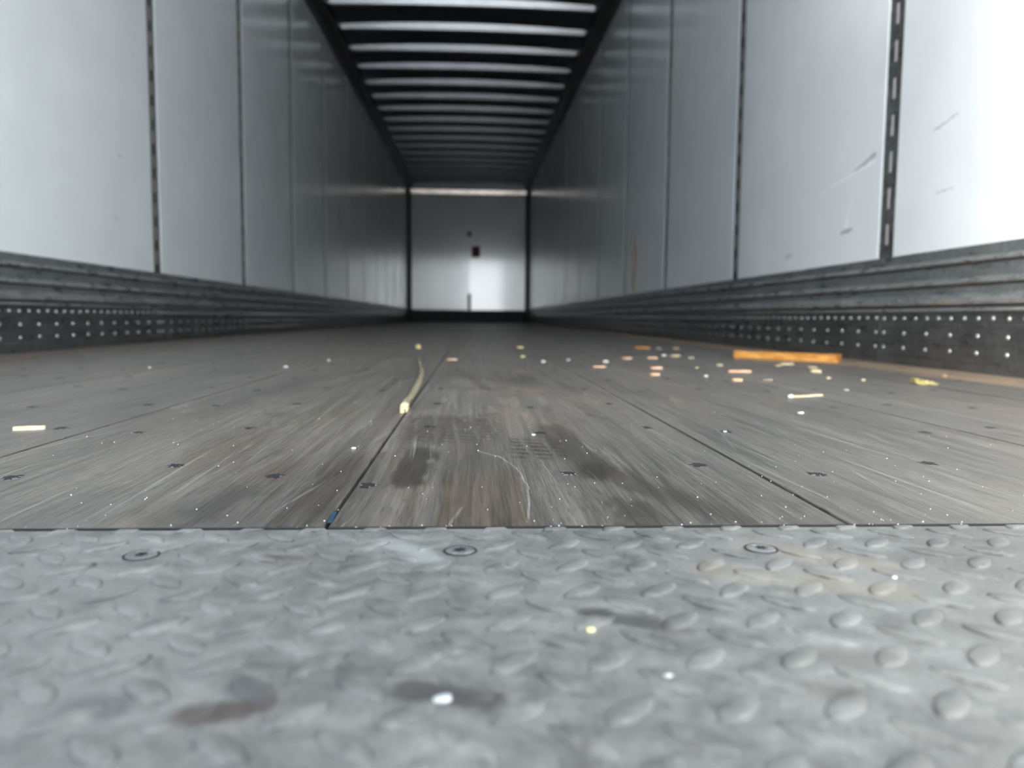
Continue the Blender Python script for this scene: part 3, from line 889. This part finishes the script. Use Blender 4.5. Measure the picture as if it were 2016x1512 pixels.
h0 = splinter('torn_end', M['pale_wood'], 0.085, 0.010, 0.008, (-0.0885, 1.005, 0.0003), math.radians(92), 'pale torn end', None, seed=5, taper=0.6)
h0.parent = stalk

# yellow upright splinter leaning on the right wall
sl = splinter('wood_sliver', M['straw'], 0.42, 0.034, 0.008, (XR - 0.028, 5.52, 0.300 + 0.205), 0, 'tall thin straw-coloured sliver leaning upright against the right wall', 'wood sliver', seed=9, taper=0.7)
sl.rotation_euler = (0, math.radians(-86), math.radians(100))

# blue scrap in the joint
bm = bmesh.new()
box(bm, -0.0012, 0.0012, -0.012, 0.012, 0.0, 0.0006, bevel=0.0002)
bl = mesh_obj('plastic_strip', bm, M['blue']); bl.location = (-0.0838, 0.4585, 0.0002); bl.rotation_euler = (0, 0.1, 0.05)
tag(bl, 'tiny blue plastic strip caught in the joint beside the tread plate', 'plastic strip')

PW, PE, OW, WB, YB, BB = 'pale_wood', 'peach_wood', 'orange_wood', 'white_bit', 'yellow_bit', 'brown_bit'
CH = [  # x, y, length mm, width mm, thick mm, rot deg, material, name, label
 (0.681, 3.062, 62, 34, 7, -4, OW, 'wood_chip', 'long orange chip farthest back in the cluster right of the middle'),
 (0.738, 3.022, 17, 14, 5, 10, PE, 'wood_chip', 'small peach chip just right of the long orange one at the back'),
 (0.810, 3.033, 22, 18, 6, -10, PE, 'wood_chip', 'peach chip at the right back corner of the chip cluster'),
 (0.647, 2.425, 25, 20, 7, 15, PW, 'wood_chip', 'bright pale chip at the right of the chip cluster'),
 (0.670, 2.330, 14, 12, 4, 40, PW, 'wood_chip', 'little pale flake touching the bright chip of the cluster'),
 (0.616, 2.453, 11, 10, 5, 0, WB, 'wood_chip', 'tiny whitish chip in the middle of the chip cluster'),
 (0.541, 2.294, 30, 20, 6, -12, PE, 'wood_chip', 'lumpy peach chip in the middle of the chip cluster'),
 (0.457, 2.257, 24, 18, 6, 20, PE, 'wood_chip', 'short peach chip at the left side of the chip cluster'),
 (0.364, 2.094, 13, 12, 5, 0, WB, 'wood_chip', 'small white chip left of the cluster above a peach flake'),
 (0.312, 1.877, 31, 15, 3, 5, PE, 'wood_chip', 'flat peach flake by the long joint right of the middle'),
 (0.442, 1.831, 26, 15, 5, -3, PE, 'wood_chip', 'peach chip in front of the cluster with another right below it'),
 (0.388, 1.618, 18, 12, 5, 8, PE, 'wood_chip', 'pale peach chip nearest the camera below the chip cluster'),
 (0.641, 1.964, 12, 11, 4, 30, PW, 'wood_chip', 'small pale chip left of the orange stick'),
 (0.549, 1.858, 8, 7, 3, 0, PW, 'wood_crumb', 'pale crumb between the chip cluster and the orange stick'),
 (0.487, 1.582, 8, 7, 4, 0, WB, 'wood_crumb', 'round white crumb left of the long peach splinter'),
 (0.608, 1.724, 50, 15, 5, -2, PE, 'wood_splinter', 'long peach splinter in front of the left end of the orange stick'),
 (0.519, 1.482, 18, 11, 5, 4, PE, 'wood_chip', 'short bright peach chip in front of the long peach splinter'),
 (0.585, 1.497, 19, 10, 3, -5, BB, 'wood_chip', 'dull brown chip right of the short bright peach one'),
 (0.842, 2.025, 36, 18, 5, 3, PW, 'wood_chip', 'pale rectangular chip just in front of the orange stick'),
 (0.792, 1.956, 12, 11, 3, 0, PW, 'wood_chip', 'faint small chip at the left of the pale rectangular one'),
 (0.859, 1.902, 19, 14, 3, 25, PW, 'wood_chip', 'thin pale flake in front of the right end of the orange stick'),
 (0.792, 1.736, 22, 14, 6, -15, PW, 'wood_chip', 'bright lumpy pale chip in front of the orange stick'),
 (0.732, 1.543, 9, 9, 4, 0, PW, 'wood_crumb', 'pale crumb in front of the bright lumpy chip'),
 (0.643, 1.288, 9, 8, 2, 0, PW, 'wood_crumb', 'small pale crumb right of the thin matchlike splinter'),
 (0.781, 1.496, 9, 9, 4, 0, PW, 'wood_crumb', 'pale crumb midway between orange stick and yellow husk'),
 (0.425, 0.970, 7, 5, 2, 25, WB, 'wood_chip', 'tiny white flake in front of the thin matchlike splinter'),
 (0.978, 4.712, 26, 20, 6, 0, BB, 'wood_chip', 'dim brownish chip far back near the right scuff liner'),
 (1.086, 4.135, 18, 16, 6, 0, BB, 'wood_chip', 'dim chip far back touching the foot of the right scuff liner'),
 (0.271, 0.806, 4, 3, 1.5, 0, WB, 'wood_crumb', 'tiny white speck beside a screw right of the long joint'),
 (1.033, 1.630, 8, 8, 3, 0, PE, 'wood_crumb', 'tiny peach crumb on the orange floor edge at right'),
 (-0.057, 2.150, 28, 13, 4, 3, PE, 'wood_chip', 'flat peach chip on the middle board beyond the stalk'),
 (0.189, 3.032, 24, 18, 6, -8, YB, 'wood_chip', 'yellowish chip farthest back on the middle board'),
 (0.152, 2.337, 13, 11, 4, 0, YB, 'wood_chip', 'small yellowish chip in front of the farthest yellowish one'),
 (0.189, 2.054, 11, 10, 6, 0, WB, 'wood_crumb', 'bright white crumb alone on the middle board'),
 (0.270, 2.158, 11, 10, 4, 0, WB, 'wood_crumb', 'dull white crumb right of the bright white one'),
 (-0.387, 2.091, 9, 8, 3, 0, WB, 'wood_crumb', 'small whitish crumb far left of the stalk'),
 (-0.204, 2.919, 16, 12, 14, 0, YB, 'wood_chip', 'yellow upright bit beyond the thin end of the stalk'),
 (0.063, 0.783, 4, 3, 1.5, 0, WB, 'wood_crumb', 'tiny white speck on the dark prints of the middle board'),
 (-0.108, 0.701, 5, 3, 1.5, 40, WB, 'wood_crumb', 'tiny white sliver just left of the dark board joint'),
 (-0.435, 1.816, 10, 8, 3, 0, WB, 'wood_crumb', 'whitish crumb on the dim left part of the floor'),
 (-0.721, 1.757, 7, 6, 3, 0, WB, 'wood_crumb', 'tiny whitish crumb near the left scuff liner'),
 (0.046, 0.286, 3, 2.2, 1.2, 20, YB, 'wood_chip', 'tiny yellow chip lying on the tread plate'),
 (0.066, 0.246, 3.4, 3.0, 1.5, 0, 'grey_bit', 'white_crumb', 'small white crumb on the tread plate right of the middle'),
 (-0.009, 0.233, 5.5, 4.5, 1.8, 20, 'grey_bit', 'white_crumb', 'larger white crumb in a dark smear on the tread plate'),
 (0.198, 0.342, 2.6, 2.0, 1.0, 30, WB, 'white_crumb', 'tiny white fleck on the sunlit right of the tread plate'),
 (-0.192, 0.358, 1.6, 1.6, 0.8, 0, WB, 'white_crumb', 'tiny white dot on the left side of the tread plate'),
]
for k, (x, y, L, W, T, a, m, nm, lab) in enumerate(CH):
    z = 0.0001 if y > PLATE_Y else 0.0008
    mm = 0.001
    if 'crumb' in nm:
        crumb(nm, M[m], L * mm, T * mm, (x, y, z), math.radians(a), lab, nm.replace('_', ' '), seed=100 + k)
    else:
        splinter(nm, M[m], L * mm, W * mm, T * mm, (x, y, z), math.radians(a), lab, nm.replace('_', ' '), seed=100 + k)
# squared chip at the left and the match-like splinter at the right
splinter('wood_splinter', M['pale_wood'], 0.028, 0.0075, 0.0040, (-0.460, 0.818, 0.0001), math.radians(20), 'pale squared-off wood splinter alone at the far left of the floor', 'wood splinter', seed=61, taper=0.2, rag=0.1)
ms = splinter('wood_splinter', M['pale_wood'], 0.072, 0.0060, 0.0030, (0.5265, 1.183, 0.0001), math.atan2(0.033, 0.067), 'thin pale matchlike splinter with a white tip, right of the long joint', 'wood splinter', seed=62, taper=0.35, rag=0.2)
tp = crumb('tip', M['white_bit'], 0.008, 0.0050, (-0.036, 0, 0), 0, 'white tip', None, 63); tp.parent = ms
# crumpled yellow husk
bm = bmesh.new()
r = random.Random(17)
gx, gy = 11, 6
grid = []
for i in range(gx):
    for j in range(gy):
        u, v = i / (gx - 1) - 0.5, j / (gy - 1) - 0.5
        w = 0.016 * (1.15 - 0.8 * (u + 0.5)) + 0.004
        grid.append(bm.verts.new((u * 0.046 + 0.003 * r.uniform(-1, 1), v * w * 2 + 0.002 * r.uniform(-1, 1), 0.0015 + max(0, 0.016 * (0.55 - u) * (1 - 2.0 * abs(v)) + 0.0028 * r.uniform(-1, 1)))))
for i in range(gx - 1):
    for j in range(gy - 1):
        bm.faces.new((grid[i * gy + j], grid[(i + 1) * gy + j], grid[(i + 1) * gy + j + 1], grid[i * gy + j + 1]))
ret = bmesh.ops.solidify(bm, geom=bm.faces[:], thickness=0.0008)
o = mesh_obj('husk', bm, M['yellow_bit'])
lowz = min(v.co.z for v in o.data.vertices)
o.location = (0.862, 1.419, 0.0002 - lowz); o.rotation_euler = (0, 0, math.radians(-12))
tag(o, 'crumpled yellow husk on the bright floor near the right wall', 'husk')

# sawdust specks
bm = bmesh.new()
r = random.Random(23)
for k in range(420):
    y = PLATE_Y + 0.004 + 1.3 * r.random() ** 2.2
    hwid = 0.25 + 0.62 * y
    x = r.uniform(-hwid, hwid) + 0.04
    if not XL + 0.03 < x < XR - 0.03: continue
    L = r.uniform(0.0004, 0.0011) * (0.8 + 0.5 * y); W = L * r.uniform(0.25, 0.6); H = 0.0004
    a = r.uniform(0, math.pi); ca, sa = math.cos(a), math.sin(a)
    b = [bm.verts.new((x + u * L * ca - v * W * sa, y + u * L * sa + v * W * ca, 0.0001)) for u, v in ((-.5, -.5), (.5, -.5), (.5, .5), (-.5, .5))]
    t = bm.verts.new((x, y, 0.0001 + H * r.uniform(1, 2)))
    for i in range(4): bm.faces.new((b[i], b[(i + 1) % 4], t))
    bm.faces.new(b)
tag(mesh_obj('sawdust', bm, M['white_bit']), 'fine whitish sawdust specks scattered over the near floor boards', 'sawdust', kind='stuff')
